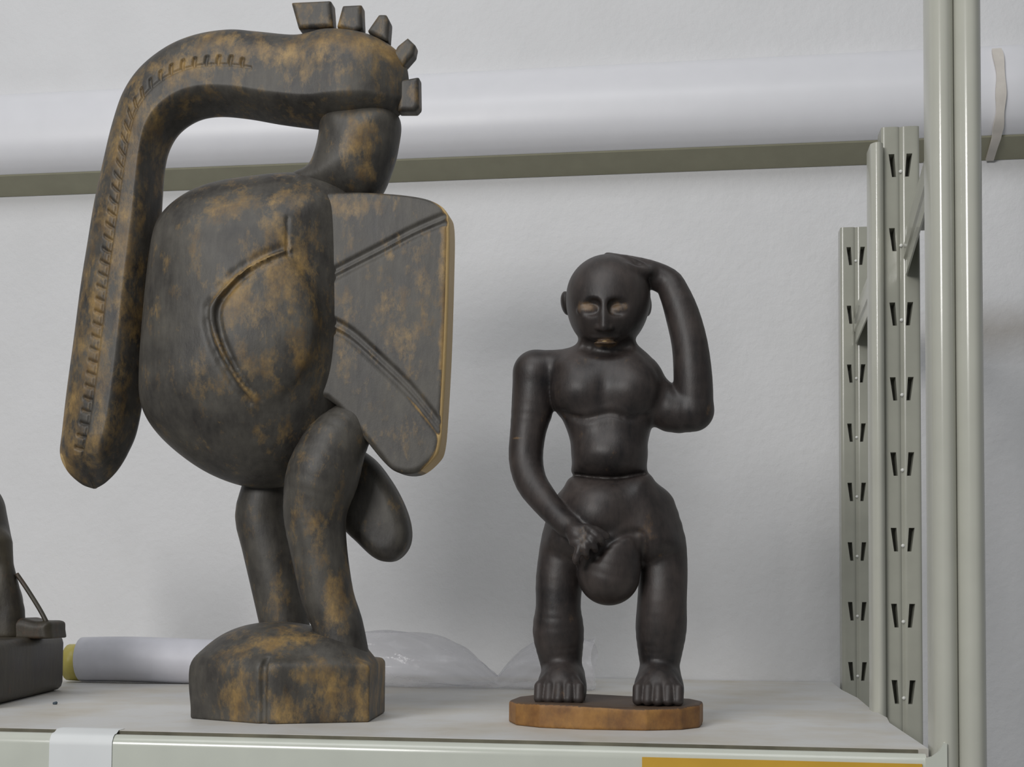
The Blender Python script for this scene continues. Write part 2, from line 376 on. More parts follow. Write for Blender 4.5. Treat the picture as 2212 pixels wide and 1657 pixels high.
# hooked end plate of the beam
hp = [(0.171, -0.075), (0.1865, -0.075), (0.1865, 0.006), (0.1845, 0.0065), (0.1825, 0.003), (0.180, -0.001), (0.176, -0.004), (0.171, -0.0055)]
v, fc = prism_vf(hp, 'y', YF-0.013, YF-0.009); mesh('end_plate', v, fc, M['beam'], beam, False)
v, fc = box_vf(0.1785, 0.1835, YF+0.01, YW-0.03, -0.075, -0.019)
tag(mesh('side_rail', v, fc, M['steel2'], None, False, loc=(0.18, 1.4, -0.07)), 'grey-green steel side rail under the right end of the shelf board', 'rail')

def post_profile(x0, x1, y0, depth):   # two rounded lobes with a groove between, seen from the front
    xm = (x0+x1)/2; r = 0.0020; out = []
    for a, b in ((x0, xm-0.0008), (xm+0.0008, x1)):
        for t in (np.sin(np.linspace(-math.pi/2, math.pi/2, 15))+1)/2:
            u = 2*t-1; out.append((a+(b-a)*t, y0+r*(abs(u)**6)))
    return out+[(x1, y0+depth), (x0, y0+depth)]
def boolean(name, vf, cutters, mat, parent):
    a = mesh(name, *vf, mat, parent, False)
    b = mesh('cutter', *cutters, mat, None, False); b.location = parent.location
    b.data.transform(Matrix.Translation(-Vector(parent.location)))
    md = a.modifiers.new('slots', 'BOOLEAN'); md.object = b; md.operation = 'DIFFERENCE'; md.solver = 'EXACT'
    bpy.context.view_layer.update(); dg = bpy.context.evaluated_depsgraph_get()
    me = bpy.data.meshes.new_from_object(a.evaluated_get(dg)); a.modifiers.clear(); old = a.data; a.data = me; bpy.data.meshes.remove(old)
    bm_ = b.data; bpy.data.objects.remove(b); bpy.data.meshes.remove(bm_)
    me.polygons.foreach_set('use_smooth', np.ones(len(me.polygons), dtype=bool)); me.set_sharp_from_angle(angle=math.radians(35))
    return a
# front upright: plain double-lobed post through the whole picture
fx0, fx1 = at(2011, 900, YF)[0], at(2124, 900, YF)[0]
fp = empty('rack_upright', ((fx0+fx1)/2, YF+0.01, -0.6), 'tall cream enamelled rack upright with two rounded lobes, at the front edge of the shelf', 'upright', 'uprights of the steel rack')
xm = (fx0+fx1)/2
for a, b in ((fx0, xm-0.0012), (xm-0.0005, fx1)):
    n = 17; pf = [(a+(b-a)*t, YF-0.010+0.008*(abs(2*t-1)**2.4)) for t in np.linspace(0, 1, n)]+[(b, YF+0.022), (a, YF+0.022)]
    v, fc = prism_vf(pf, 'z', -0.6, 1.5); mesh('lobe', v, fc, M['steel'], fp, True, sharp=40)
# slotted uprights
ZT = 0.590
def slotted(Y, x0, x1, label, first_px, pitch_px, xc_px):
    p = empty('slotted_upright', ((x0+x1)/2, Y+0.012, -0.6), label, 'upright', 'uprights of the steel rack')
    zs = [at(xc_px, first_px+pitch_px*k, Y)[2] for k in range(8)]
    step = (zs[0]-zs[-1])/7; zs = [zs[-1]+step*k for k in range(-2, 8)]
    xm = (x0+x1)/2; CV, CF = [], []
    for z in zs:
        for s in (-1, 1):
            xt, xb = xm+s*0.0088, xm+s*0.0064
            q = [(xt-0.0028, z+0.0118), (xt+0.0028, z+0.0118), (xb+0.0020, z-0.0118), (xb-0.0020, z-0.0118)]
            if s < 0: pass
            b0 = len(CV); CV += [(a, Y-0.02, c) for a, c in q]+[(a, Y+0.021, c) for a, c in q]
            CF += [[b0+i, b0+(i+1) % 4, b0+4+(i+1) % 4, b0+4+i] for i in range(4)]+[[b0+3, b0+2, b0+1, b0], [b0+4, b0+5, b0+6, b0+7]]
    boolean('post', prism_vf(post_profile(x0, x1, Y, 0.026), 'z', -0.6, ZT), (CV, CF), M['steel2'], p)
    me = None
    for z in zs[2:]:
        if me is None:
            t = np.linspace(0, math.pi/2, 4); V = [(0.0019*math.cos(k)*math.cos(a), -0.0012*math.sin(k), 0.0019*math.cos(k)*math.sin(a)) for k in t for a in np.arange(10)*math.pi/5]
            Fc = [[i*10+k, i*10+(k+1) % 10, i*10+10+(k+1) % 10, i*10+10+k] for i in range(3) for k in range(10)]
            r = mesh('rivet', V, Fc, M['rivet'], None, True); me = r.data; r.parent = p
        else: r = link(bpy.data.objects.new('rivet', me), p)
        r.location = Vector((xm+0.0004, Y+0.0010, z-0.006))-Vector(p.location)
    return p
YM, YB = 1.335, 1.700
mx0, mx1 = at(1907, 900, YM)[0], at(1990, 900, YM)[0]
bx0, bx1 = at(1817, 900, YB)[0], at(1883, 900, YB)[0]
pm = slotted(YM, mx0, mx1, 'grey-green slotted rack upright between the front upright and the rearmost one', 357, 162.6, 1948)
pb = slotted(YB, bx0, bx1, 'shortest-looking slotted rack upright, rearmost of the three against the wall', 553, 128.2, 1846)
# rounded front flange of the middle upright
a = at(1884, 900, YM-0.012)[0]; b = mx0+0.0006
pf = [(a+(b-a)*t, YM-0.014+0.006*(abs(2*t-1)**2.2)) for t in np.linspace(0, 1, 13)]+[(b, YM+0.02), (a, YM+0.02)]
v, fc = prism_vf(pf, 'z', -0.6, at(1895, 308, YM-0.012)[2]); mesh('flange', v, fc, M['steel'], pm, True, sharp=40)
# slanting braces from upright to upright
def brace(Y0, Y1, x0, x1, z0, z1, sh, label):
    e = empty('rack_brace', ((x0+x1)/2, Y0, z0), label, 'brace', 'braces of the steel rack')
    hgt = 0.046; t = 0.0016
    sec = [(x0, 0), (x0+t, 0), (x0+t, hgt-t), (x1-t, hgt-t), (x1-t, 0), (x1, 0), (x1, hgt), (x0, hgt), (x0, hgt*0.70), (x0-0.002, hgt*0.66), (x0-0.002, hgt*0.36), (x0, hgt*0.32)]
    V = [(sx_, Y0, z0+sz) for sx_, sz in sec]+[(sx_+sh, Y1, z1+sz) for sx_, sz in sec]; n = len(sec)
    Fc = [[i, (i+1) % n, n+(i+1) % n, n+i] for i in range(n)]+[list(range(n))[::-1], list(range(n, 2*n))]
    mesh('bar', V, Fc, M['steel'], e, False)
    return e
brace(YM-0.003, YF+0.024, 0.2105, 0.2330, 0.4375, 0.47, -0.016, 'cream steel brace from the front upright to the middle slotted upright')
brace(YB-0.003, YM+0.028, 0.2050, 0.2270, 0.4375, 0.47, 0.0, 'cream steel brace behind the middle slotted upright, ending on the rearmost one')
# white tape and yellow strip on the beam
tx0, tx1 = at(108, 1620, YF-0.012)[0], at(243, 1620, YF-0.012)[0]
tp = [(YF+0.010, 0.0004), (YF-0.0008, 0.0003), (YF-0.005, -0.0020), (YF-0.0085, -0.0024), (YF-0.0110, -0.0042), (YF-0.0130, -0.0078), (YF-0.0134, -0.0116), (YF-0.0134, -0.067), (YF-0.0129, -0.067), (YF-0.0128, -0.0106), (YF-0.0125, -0.0078), (YF-0.0106, -0.0044), (YF-0.0083, -0.0027), (YF-0.005, -0.0023), (YF-0.0009, 0.0), (YF+0.010, 0.0001)]
v, fc = prism_vf(tp, 'x', tx0, tx1)
tag(mesh('tape_label', v, fc, M['tape'], None, True, loc=((tx0+tx1)/2, YF-0.012, -0.06), sharp=50), 'strip of white tape folded over the front edge of the shelf', 'tape')
yx0, yx1 = at(1387, 1650, YF-0.013)[0], at(1992, 1650, YF-0.013)[0]
yz = at(1690, 1643, YF-0.013)[2]
v, fc = box_vf(yx0, yx1, YF-0.0138, YF-0.0127, -0.068, yz)
tag(mesh('yellow_strip', v, fc, M['yellow'], None, False, loc=((yx0+yx1)/2, YF-0.013, -0.068)), 'mustard yellow card strip on the front beam at right', 'label')

# ------------------------------------------------------------------ hornbill carving
BY = 1.18; S = BY/F
def b2(pts, Y=BY): p = ats(pts, Y); return p[:, [0, 2]]
def bq(x, y, dy=0.0): return at(x, y, BY+dy)
bird = empty('bird_carving', (at(610, 1500, BY)[0], BY, 0.0), 'large dark carved wooden bird with long drooping bill and worn ochre patches', 'carving')
def paintwear(V, spots, Y=BY):
    w = np.zeros(len(V))
    for x, y, rx, ry, s in spots:
        c = at(x, y, Y); w = np.maximum(w, s*np.exp(-(((V[:, 0]-c[0])/(rx*S))**2+((V[:, 2]-c[2])/(ry*S))**2)))
    return w
# --- body with raised lozenge
def outline(pts, Y=BY, n=6): return spline(b2(pts, Y), n, True)
body = [(346, 487), (395, 434), (460, 402), (540, 384), (620, 373), (690, 374), (745, 392), (778, 430), (788, 600), (780, 800), (752, 890), (714, 955), (670, 1012), (615, 1046), (530, 1052), (460, 1032), (398, 996), (343, 945), (312, 890), (308, 820), (315, 700), (329, 560)]
c = Carve((bq(290, 800)[0], BY-0.14, bq(600, 1075)[2]), (bq(850, 800)[0], BY+0.14, bq(600, 350)[2]), 0.0015)
body = [(x+(14 if x < 420 else 10 if x < 600 else 6), y) for x, y in body]
c.slab(outline(body), BY+0.004, 0.080, 0.115, k=0, blur=60, tilt=0.15)
def fronty(C, x, z):                  # depth of the carved front at (x, z)
    i = int(round((x-C.lo[0])/C.res)); k = int(round((z-C.lo[2])/C.res)); col = C.v[i, :, k]
    j = np.argmax(col < 0)
    if not (col < 0).any(): return BY
    return C.lo[1]+C.res*(j-col[j]/(col[j]-col[j-1]) if j else 0)
def on(C, px, py, lift=0.0):
    Y = BY-0.06
    for _ in range(4): p = at(px, py, Y); Y = fronty(C, p[0], p[2])
    p = at(px, py, Y); return np.array([p[0], Y-lift, p[2]])
loz = spline([(622, 541), (580, 556), (530, 582), (485, 620), (457, 662), (462, 715), (482, 765), (515, 820), (552, 862)], 5)
pts = [on(c, x, y) for x, y in loz]
# raised interior
inner = [(626, 560), (560, 600), (510, 650), (500, 690), (525, 760), (580, 830), (650, 860), (700, 760), (700, 620)]
for x, y, rx, rz in ((572, 700, 95, 125),):
    p = on(c, x, y); c.ell((p[0], p[1]+0.012, p[2]), (rx*S, 0.0155, rz*S), k=0.030)
pts = [on(c, x, y) for x, y in loz]
tp_ = np.sin(np.linspace(0.05, 0.98, len(pts))*math.pi)**0.5
c.chain([(p[0], p[1]+0.004*(1-t), p[2], 0.0050*(0.35+0.65*t)) for p, t in zip(pts, tp_)], k=0.004)                 # raised rim
pts2 = [on(c, x+11+4*math.sin(i/len(loz)*3.1), y+3, 0) for i, (x, y) in enumerate(loz)]
c.chain([(p[0], p[1]-0.0006+0.0012*t, p[2], 0.0030*(0.3+0.7*t)) for p, t in zip(pts2, tp_)], k=0.002, sub=True)
pts3 = [on(c, x-12, y-8+16*i/len(loz), 0) for i, (x, y) in enumerate(loz)]
c.chain([(p[0], p[1]-0.0005+0.001*t, p[2], 0.0036*(0.3+0.7*t)) for p, t in zip(pts3, tp_)], k=0.004, sub=True)
p = [on(c, 621, y) for y in (470, 500, 530, 552)]
c.chain([(q[0], q[1], q[2], 0.0018) for q in p], k=0.001, sub=True)
V, Q = c.skin()
w = paintwear(V, [(545, 490, 75, 40, .50), (575, 690, 55, 60, .62), (560, 440, 100, 30, .25), (660, 620, 60, 180, .45), (690, 790, 35, 60, .42), (620, 820, 60, 60, .30), (520, 860, 60, 40, .22), (480, 600, 30, 60, .22), (660, 470, 60, 40, .35), (640, 960, 50, 40, .2), (650, 700, 200, 300, .06)])
for p in pts: w = np.maximum(w, 0.55*np.exp(-(np.sum((V-p)**2, 1)/(0.0035**2))))
mesh('body', V, Q, M['bird'], bird, True, w)
# --- wing slab with scored lines
WYF = BY-0.032; WT = 0.017
wing = [(640, 440), (700, 428), (760, 425), (830, 427), (895, 433), (938, 443), (967, 462), (977, 495), (976, 600), (971, 760), (964, 890), (957, 968), (943, 997), (908, 1024), (868, 1024), (838, 1003), (790, 945), (735, 880), (640, 790)]
wp = spline(ats(wing, WYF+WT)[:, [0, 2]], 5, True)
c = Carve((bq(615, 800)[0], WYF-0.02, bq(600, 1060)[2]), (bq(1010, 800)[0], WYF+0.05, bq(600, 400)[2]), 0.0009)
c.slab(wp, WYF+WT, WT, 0.005, k=0)
def wf(x, y): return at(x, y, WYF)
def scratch(pts, r, k=0.001):
    q = spline([wf(x, y) for x, y in pts], 6); c.chain([(a[0], WYF-0.0011, a[2], r) for a in q], k=k, sub=True)
for d in (0, 17):
    scratch([(712, 588+d), (760, 563+d), (830, 527+d), (900, 490+d), (990, 452+d)], 0.0028, 0.002)
for d in (0, 21):
    scratch([(715, 690+d), (760, 716+d), (820, 770+d), (880, 828+d), (930, 888+d), (970, 945+d)], 0.0032, 0.002)
scratch([(705, 860), (760, 915), (810, 975), (850, 1030)], 0.0030, 0.002)
V, Q = c.skin(); N = normals(V, Q)
w = paintwear(V, [(860, 690, 50, 70, .40), (800, 650, 120, 160, .16), (760, 445, 70, 25, .45), (870, 930, 60, 40, .18), (920, 640, 30, 120, .25), (740, 760, 20, 100, .25), (690, 680, 30, 200, .3)], WYF)
ed = np.clip((N[:, 0]-0.25)*2.2, 0, 1)*(V[:, 0] > wf(880, 700)[0])
w = np.maximum(w, ed*1.5)
rim = np.clip(1-(at(963, 700, WYF)[0]-0.003-V[:, 0])/0.006, 0, 1)*(V[:, 2] > wf(900, 800)[2])*(V[:, 2] < wf(900, 490)[2]); w = np.maximum(w, rim*0.55)
mesh('wing', V, Q, M['bird'], bird, True, w)
# --- tail, neck, head
def slabpart(name, poly, dy, T, R, spots, res=0.0015, extra=None, tilt=0.0):
    P = spline(ats(poly, BY+dy)[:, [0, 2]], 5, True); lo = P.min(0)-0.012; hi = P.max(0)+0.012
    C = Carve((lo[0], BY+dy-T-0.025, lo[1]), (hi[0], BY+dy+T+0.025, hi[1]), res)
    C.slab(P, BY+dy, T, R, k=0, blur=12, tilt=tilt)
    if extra: extra(C)
    V, Q = C.skin(); return mesh(name, V, Q, M['bird'], bird, True, paintwear(V, spots, BY+dy))
slabpart('tail', [(740, 960), (800, 985), (842, 1035), (872, 1090), (887, 1140), (884, 1180), (862, 1208), (838, 1215), (810, 1205), (775, 1172), (742, 1134), (735, 1050)], 0.022, 0.020, 0.014, [(860, 1090, 30, 40, .12)])
slabpart('neck', [(700, 240), (692, 285), (684, 325), (668, 362), (630, 380), (640, 420), (720, 440), (800, 436), (826, 415), (846, 368), (859, 320), (862, 250), (800, 225)], 0.004, 0.036, 0.045, [(785, 330, 40, 60, .45), (800, 390, 30, 30, .35), (720, 320, 40, 60, .12)])
# --- crest pegs
for poly, T in (([(634, 13), (720, 9), (724, 66), (650, 70)], .010), ([(744, 19), (785, 17), (787, 68), (770, 76), (731, 66)], .009), ([(822, 38), (838, 38), (845, 52), (842, 96), (820, 88), (797, 74)], .009), ([(884, 88), (901, 104), (897, 124), (874, 150), (850, 128), (862, 106)], .009), ([(866, 180), (908, 172), (909, 236), (900, 246), (862, 246)], .009)):
    P = b2(poly); ctr = P.mean(0); lo = P.min(0)-0.006; hi = P.max(0)+0.006
    C = Carve((lo[0], BY-0.02, lo[1]), (hi[0], BY+0.02, hi[1]), 0.0010); C.slab(P, BY, T, 0.0042, k=0); V, Q = C.skin()
    mesh('crest_peg', V, Q, M['bird'], bird, True, np.full(len(V), 0.16))
# --- bill: lofted between outer and inner edge, ridge near the inner edge, scored midline with ticks
pairs = [(884, 178, 884, 196), (878, 143, 878, 232), (858, 110, 850, 258), (815, 84, 812, 268), (765, 70, 775, 277), (705, 67, 735, 281), (645, 79, 690, 280), (560, 72, 610, 270), (500, 68, 535, 257), (430, 79, 472, 252), (368, 105, 425, 261), (312, 149, 386, 287), (275, 202, 363, 324), (250, 270, 353, 370), (230, 350, 349, 430), (210, 440, 346, 490), (195, 530, 339, 560), (180, 625, 331, 640), (165, 740, 321, 748), (150, 850, 309, 850), (140, 940, 294, 930), (136, 985, 275, 977), (149, 1020, 254, 1015), (176, 1046, 229, 1042), (202, 1056, 208, 1055)]
pp = spline(pairs, 44); O = ats(pp[:, :2], BY); I = ats(pp[:, 2:], BY); ns = len(pp); nu = 72
wd_ = np.linalg.norm(O-I, axis=1); arc = np.concatenate([[0], np.cumsum(np.linalg.norm(np.diff((O+I)/2, axis=0), axis=1))])
U = np.linspace(0, 1, nu); RID = 0.76
hprof = np.where(U < RID, (1-((RID-U)/RID)**3.0)**0.5*(0.93+0.07*U/RID), 1-((np.clip(U-RID, 0, 1))/(1-RID))**1.7)
hback = np.sin(np.pi*U)**0.6
Tt = np.minimum(0.033+0.006*np.exp(-((arc-0.055)/0.04)**2), wd_*0.46)*np.clip((arc[-1]-arc)/0.03, 0, 1)**0.5*np.sqrt(np.clip(1-(1-np.clip(arc/0.065+0.01, 0, 1))**2, 0, 1))
HS = 5*44+22; a00 = arc[HS]+0.01
V = []; WR = []
ticks = np.arange(a00+0.06, arc[-1]-0.03, 0.0118)
mid = 0.53
for i in range(ns):
    ab = arc[i]; dep = np.zeros(nu)
    du = (U-mid)*wd_[i]
    if ab > a00+0.05: dep = np.maximum(dep, 0.0016*np.exp(-(du/0.0013)**2))
    tk = ticks+0.0  # tick marks bow off the midline towards the outer edge
    inz = (du < 0.0008) & (du > -0.0098)
    dist = np.min(np.abs((ab-0.0035*np.clip(-du/0.0085, 0, 1)**1.5)[:, None] if False else (ab+0.0030*(np.clip(-du, 0, 1)/0.0098)**1.6)[:, None]-tk[None, :]), axis=1)
    dep = np.maximum(dep, np.where(inz, 0.0026*np.exp(-(dist/0.0018)**2), 0))
    for j in range(nu):
        P = O[i]+(I[i]-O[i])*U[j]; V.append((P[0], BY-Tt[i]*hprof[j]+dep[j], P[2]))
for i in range(ns):
    for j in range(nu-2, 0, -1):
        P = O[i]+(I[i]-O[i])*U[j]; V.append((P[0], BY+Tt[i]*hback[j]*0.9, P[2]))
V = np.array(V); nb = nu-2; off = ns*nu; loop = []
for i in range(ns): loop.append(list(range(i*nu, (i+1)*nu))+list(range(off+i*nb, off+(i+1)*nb)))
m_ = len(loop[0]); Fc = [[loop[i][k], loop[i+1][k], loop[i+1][(k+1) % m_], loop[i][(k+1) % m_]] for i in range(ns-1) for k in range(m_)]
w = paintwear(V, [(470, 120, 60, 50, .30), (430, 175, 70, 30, .45), (540, 140, 90, 40, .40), (330, 260, 50, 60, .35), (290, 330, 40, 80, .36), (270, 470, 60, 120, .30), (240, 640, 60, 120, .34), (300, 620, 20, 160, .30), (215, 800, 60, 140, .34), (150, 900, 18, 120, .55), (190, 960, 60, 60, .30), (148, 1000, 22, 40, .85), (235, 230, 20, 40, .3)])
w = np.maximum(w, paintwear(V, [(850, 125, 35, 25, .65), (800, 110, 60, 30, .40), (740, 120, 90, 40, .34), (650, 140, 60, 50, .30)]))+0.11
for nm, i0, i1 in (('head', 0, HS), ('bill', HS, ns-1)):
    fcs = [[loop[i][k], loop[i+1][k], loop[i+1][(k+1) % m_], loop[i][(k+1) % m_]] for i in range(i0, i1) for k in range(m_)]
    ids = sorted({k for f in fcs for k in f}); mp = {k: n for n, k in enumerate(ids)}
    mesh(nm, V[ids], [[mp[k] for k in f] for f in fcs], M['bird'], bird, True, w[ids])
# --- legs
def leg(pts, dy, spots):
    P = [(*bq(x, y, dy+d), (r+4)*S) for x, y, r, d in pts]; A = np.array(P)
    lo = (A[:, :3]-A[:, 3:]*1.3).min(0)-0.01; hi = (A[:, :3]+A[:, 3:]*1.3).max(0)+0.01
    C = Carve(lo, hi, 0.0015); C.chain(P, k=0.006, sy=1.0, seg=3); V, Q = C.skin()
    mesh('leg', V, Q, M['bird'], bird, True, paintwear(V, spots, BY+dy))
leg([(752, 925, 52, .012), (722, 965, 66, .004), (698, 1025, 75, 0), (684, 1080, 68, 0), (681, 1125, 63, 0), (690, 1195, 57, 0), (708, 1290, 53, 0), (730, 1350, 50, 0), (744, 1420, 50, 0)], -0.026, [(690, 1110, 40, 50, .42), (700, 1200, 40, 60, .22), (735, 1300, 30, 90, .45), (690, 1020, 60, 60, .16)])
leg([(585, 1010, 50, 0), (575, 1065, 54, 0), (566, 1115, 57, 0), (579, 1172, 57, 0), (600, 1270, 55, 0), (617, 1360, 52, 0), (622, 1420, 50, 0)], 0.030, [(545, 1100, 40, 40, .2), (600, 1300, 40, 60, .25)])
# --- base block with the feet
g = lambda x, y: at(x, y, BY)
plan = np.array([(-0.449, 1.122), (-0.375, 1.091), (-0.3665, 1.089), (-0.3575, 1.091), (-0.2845, 1.124), (-0.292, 1.215), (-0.335, 1.255), (-0.430, 1.240), (-0.462, 1.185)])
C = Carve((-0.49, 1.06, -0.008), (-0.26, 1.28, 0.105), 0.0013)
# plan prism: reuse the 2-D distance in x-y
sl, X, Y, Z = C.win((-1, -1, -1), (3, 3, 3)); d2 = poly_sdf(plan, X[:, 0, 0], Y[0, :, 0])[:, :, None]
cxl, czl = at(600, 1450, 1.17)[0], 0.0
R = 0.006
topz = 0.052+0.0*X
w0, w1 = d2+R, Z-(0.053-R)
blk = np.minimum(np.maximum(w0, w1), 0)+np.sqrt(np.maximum(w0, 0)**2+np.maximum(w1, 0)**2)-R
C.v[:] = np.maximum(blk, -Z).astype(np.float32)
dome_c = at(610, 1470, 1.16)
C.ell((dome_c[0]-0.006, 1.165, 0.040), (0.080, 0.066, 0.047), k=0.018)
C.ell((dome_c[0]+0.045, 1.155, 0.045), (0.042, 0.045, 0.034), k=0.008)
# carve the left end round
C.v = np.maximum(C.v, (np.sqrt(((X+0.37)/0.0815)**2*0+((np.minimum(X+0.385, 0))/0.066)**2+(np.maximum(Z-0.038, 0)/0.05)**2)-1).astype(np.float32)*0.05)
C.v = np.maximum(C.v, (-Z).astype(np.float32)+0*X.astype(np.float32))
fx = at(568, 1500, 1.089)[0]
C.chain([(fx, 1.0895, -0.01, .0034), (fx, 1.0895, 0.050, .0034), (fx+0.001, 1.098, 0.056, .0025)], k=0.002, sub=True)
V, Q = C.skin()
def pw(V, spots, Y):
    return paintwear(V, spots, Y)
w = pw(V, [(528, 1510, 26, 60, .66), (640, 1520, 70, 50, .36), (740, 1510, 70, 60, .42), (600, 1385, 80, 25, .55), (500, 1400, 50, 40, .25), (690, 1455, 90, 30, .35), (770, 1450, 30, 40, .45)], 1.11)
mesh('base', V, Q, M['bird'], bird, True, w)

# ------------------------------------------------------------------ standing figure carving
FY = 1.165; K = FY/F
def q(x, y, dy=0.0): return at(x, y, FY+dy)
fig = empty('figure_carving', (at(1310, 1520, FY)[0], FY, 0.0), 'dark carved wooden standing figure with one hand on its head, on an oval ochre plinth', 'carving')
C = Carve((q(1075, 900)[0], FY-0.068, 0.012), (q(1560, 900)[0], FY+0.062, q(1300, 530)[2]), 0.00105)
def E(x, y, dy, rx, ry, rz, k=0.004, sub=False, rot=0.0): C.ell(q(x, y, dy), (rx*K, ry, rz*K), k, sub, rot)
def CH(pts, k=0.004, sub=False, sy=1.0, seg=3): C.chain([(*q(x, y, dy), (r+(2.5 if not sub and r > 18 else 0))*K) for x, y, dy, r in pts], k, sub, sy, None, seg)
# torso: chest block, waist, hips
chest = [(1196, 800), (1222, 768), (1275, 760), (1360, 758), (1400, 778), (1425, 815), (1425, 870), (1412, 905), (1400, 950), (1394, 1005), (1390, 1030), (1245, 1030), (1240, 1000), (1232, 950), (1216, 908), (1197, 880)]
C.slab(spline(b2(chest, FY), 4, True), FY, 0.036, 0.030, k=0, blur=10)
E(1262, 846, -0.018, 66, 0.024, 54, 0.008); E(1360, 846, -0.018, 64, 0.024, 54, 0.008)     # breast plates
E(1318, 985, -0.012, 70, 0.030, 50, 0.012)
hips = [(1240, 1030), (1222, 1050), (1205, 1085), (1190, 1130), (1178, 1190), (1260, 1230), (1320, 1200), (1390, 1230), (1474, 1190), (1460, 1130), (1440, 1080), (1415, 1040), (1395, 1022), (1320, 1026)]
C.slab(spline(b2(hips, FY), 4, True), FY, 0.040, 0.034, k=0.003, blur=10)
E(1295, 1110, -0.030, 62, 0.022, 62, 0.012)
# shoulders and arms
CH([(1290, 785, 0, 32), (1225, 792, 0, 36), (1160, 806, 0, 46)], 0.008, seg=2)
CH([(1350, 790, 0, 34), (1390, 812, 0, 34)], 0.008, seg=0)
CH([(1157, 806, 0, 47), (1152, 870, 0, 45), (1141, 930, -.003, 37), (1136, 990, -.006, 35), (1147, 1040, -.014, 32), (1176, 1082, -.026, 28), (1208, 1120, -.040, 23), (1228, 1138, -.045, 23)], 0.004)
CH([(1372, 790, 0, 32), (1405, 850, 0, 44), (1450, 885, -.002, 46), (1497, 888, -.004, 41)], 0.006)
CH([(1497, 886, -.004, 41), (1497, 820, -.006, 39), (1490, 745, -.006, 36), (1474, 680, -.004, 34), (1456, 632, -.002, 30), (1440, 608, 0, 28), (1398, 590, 0, 27), (1350, 574, 0, 21)], 0.003)
# neck and head
CH([(1318, 700, 0.010, 40), (1318, 780, 0.008, 46)], 0.003, seg=0)
E(1314, 640, -0.004, 91, 0.043, 89, 0.002)
E(1311, 692, -0.015, 66, 0.034, 60, 0.022)
E(1224, 655, 0.008, 13, 0.009, 27, 0.002, rot=0.15); E(1398, 660, 0.008, 10, 0.008, 24, 0.002)
# hand on the crown: fingers lying over the skull
for i, (x1, y1, d1) in enumerate(((1318, 556, -.018), (1312, 553, -.006), (1314, 553, .006), (1326, 556, .017))):
    CH([(1385, 578, d1*0.8, 13), (1350, 562, d1, 11), (x1, y1, d1, 8)], 0.002, seg=2)
CH([(1405, 588, -.010, 13), (1380, 586, -.024, 10), (1356, 578, -.030, 7)], 0.004, seg=2)
# face: sockets, eyes, brows, nose, mouth
fy = lambda x, y: fronty_fig(x, y)
def fronty_fig(px, py):
    Y = FY-0.03
    for _ in range(4):
        p = at(px, py, Y); i = int(round((p[0]-C.lo[0])/C.res)); k = int(round((p[2]-C.lo[2])/C.res)); col = C.v[i, :, k]
        j = int(np.argmax(col < 0)); Y = C.lo[1]+C.res*j
    return Y-FY
eyes = ((1273, 670), (1337, 670))
for x, y in eyes:
    d = fy(x, y); E(x, y-7, d-0.001, 30, 0.0068, 19, 0.003, True)
for x, y in eyes:
    d = fy(x, y); E(x, y+1, d+0.0020, 27, 0.0054, 15, 0.0008)
    CH([(x-20, y+2, d-.0026, 1.6), (x, y+9, d-.0042, 1.8), (x+20, y+2, d-.0026, 1.6)], 0.0008, True, seg=2)
d0, d1 = fy(1305, 655), fy(1305, 712)
CH([(1305, 650, d0+.002, 6), (1305, 680, (d0+d1)/2-.0025, 8), (1305, 706, d1-.0055, 10)], 0.003, seg=2)
E(1294, 708, d1-.002, 8, 0.004, 6, 0.002); E(1317, 708, d1-.002, 8, 0.004, 6, 0.002)
dm = fy(1307, 733)
E(1307, 728, dm+.0005, 30, 0.0042, 6, 0.002); E(1307, 741, dm+.0005, 26, 0.0042, 6, 0.002)
CH([(1277, 735, dm+.001, 2.2), (1307, 733, dm-.0035, 2.2), (1337, 735, dm+.001, 2.2)], 0.001, True, seg=2)
# carved lines: below the breast, waist, navel
def line(pts, r, k, seg=5, sink=0.0):
    P = spline(pts, seg); CH([(x, y, fy(x, y)+sink, r) for x, y in P], k, True, seg=0)
line([(1222, 895), (1262, 904), (1318, 893), (1362, 904), (1400, 893)], 3, 0.006)
line([(1248, 1026), (1280, 1031), (1318, 1033), (1360, 1030), (1390, 1023)], 3, 0.003)
line([(1272, 748), (1290, 755), (1312, 757), (1335, 755), (1350, 748)], 6, 0.010, sink=0.001)
# legs, knees, ankles
CH([(1248, 1110, 0, 58), (1226, 1165, 0, 54), (1209, 1250, -.004, 49), (1206, 1310, -.005, 46), (1206, 1362, -.002, 53), (1210, 1410, 0, 46), (1213, 1445, 0, 40), (1217, 1480, 0, 42)], 0.004)
CH([(1396, 1110, 0, 64), (1424, 1170, 0, 54), (1432, 1230, -.002, 50), (1430, 1300, -.005, 50), (1428, 1356, -.002, 52), (1426, 1405, 0, 45), (1425, 1440, 0, 39), (1424, 1480, 0, 42)], 0.004)
for x0, s in ((1217, -1), (1424, 1)):
    z = 0.020
    a = q(x0, 1470, 0); C.cone((a[0], FY+0.012, z+0.020), (a[0], FY-0.010, z+0.016), 0.0185, 0.019, 0.006)
    C.ell((a[0], FY-0.016, z+0.008), (0.0215, 0.024, 0.024), 0.008)
    for i in range(5):
        xx = a[0]+(i-2)*0.0086
        C.chain([(xx*0.6+a[0]*0.4, FY-0.024, z+0.022, .0046), (xx, FY-0.036, z+0.014, .0048), (xx, FY-0.042+0.0015*abs(i-2), z+0.004, .0048)], 0.0014)
# rounded hanging mass between the thighs
CH([(1338, 1150, -.024, 40), (1325, 1200, -.028, 56), (1315, 1240, -.026, 64)], 0.004, seg=3)
line([(1290, 1205), (1310, 1178), (1340, 1158), (1375, 1150), (1392, 1165), (1390, 1215)], 3, 0.006)
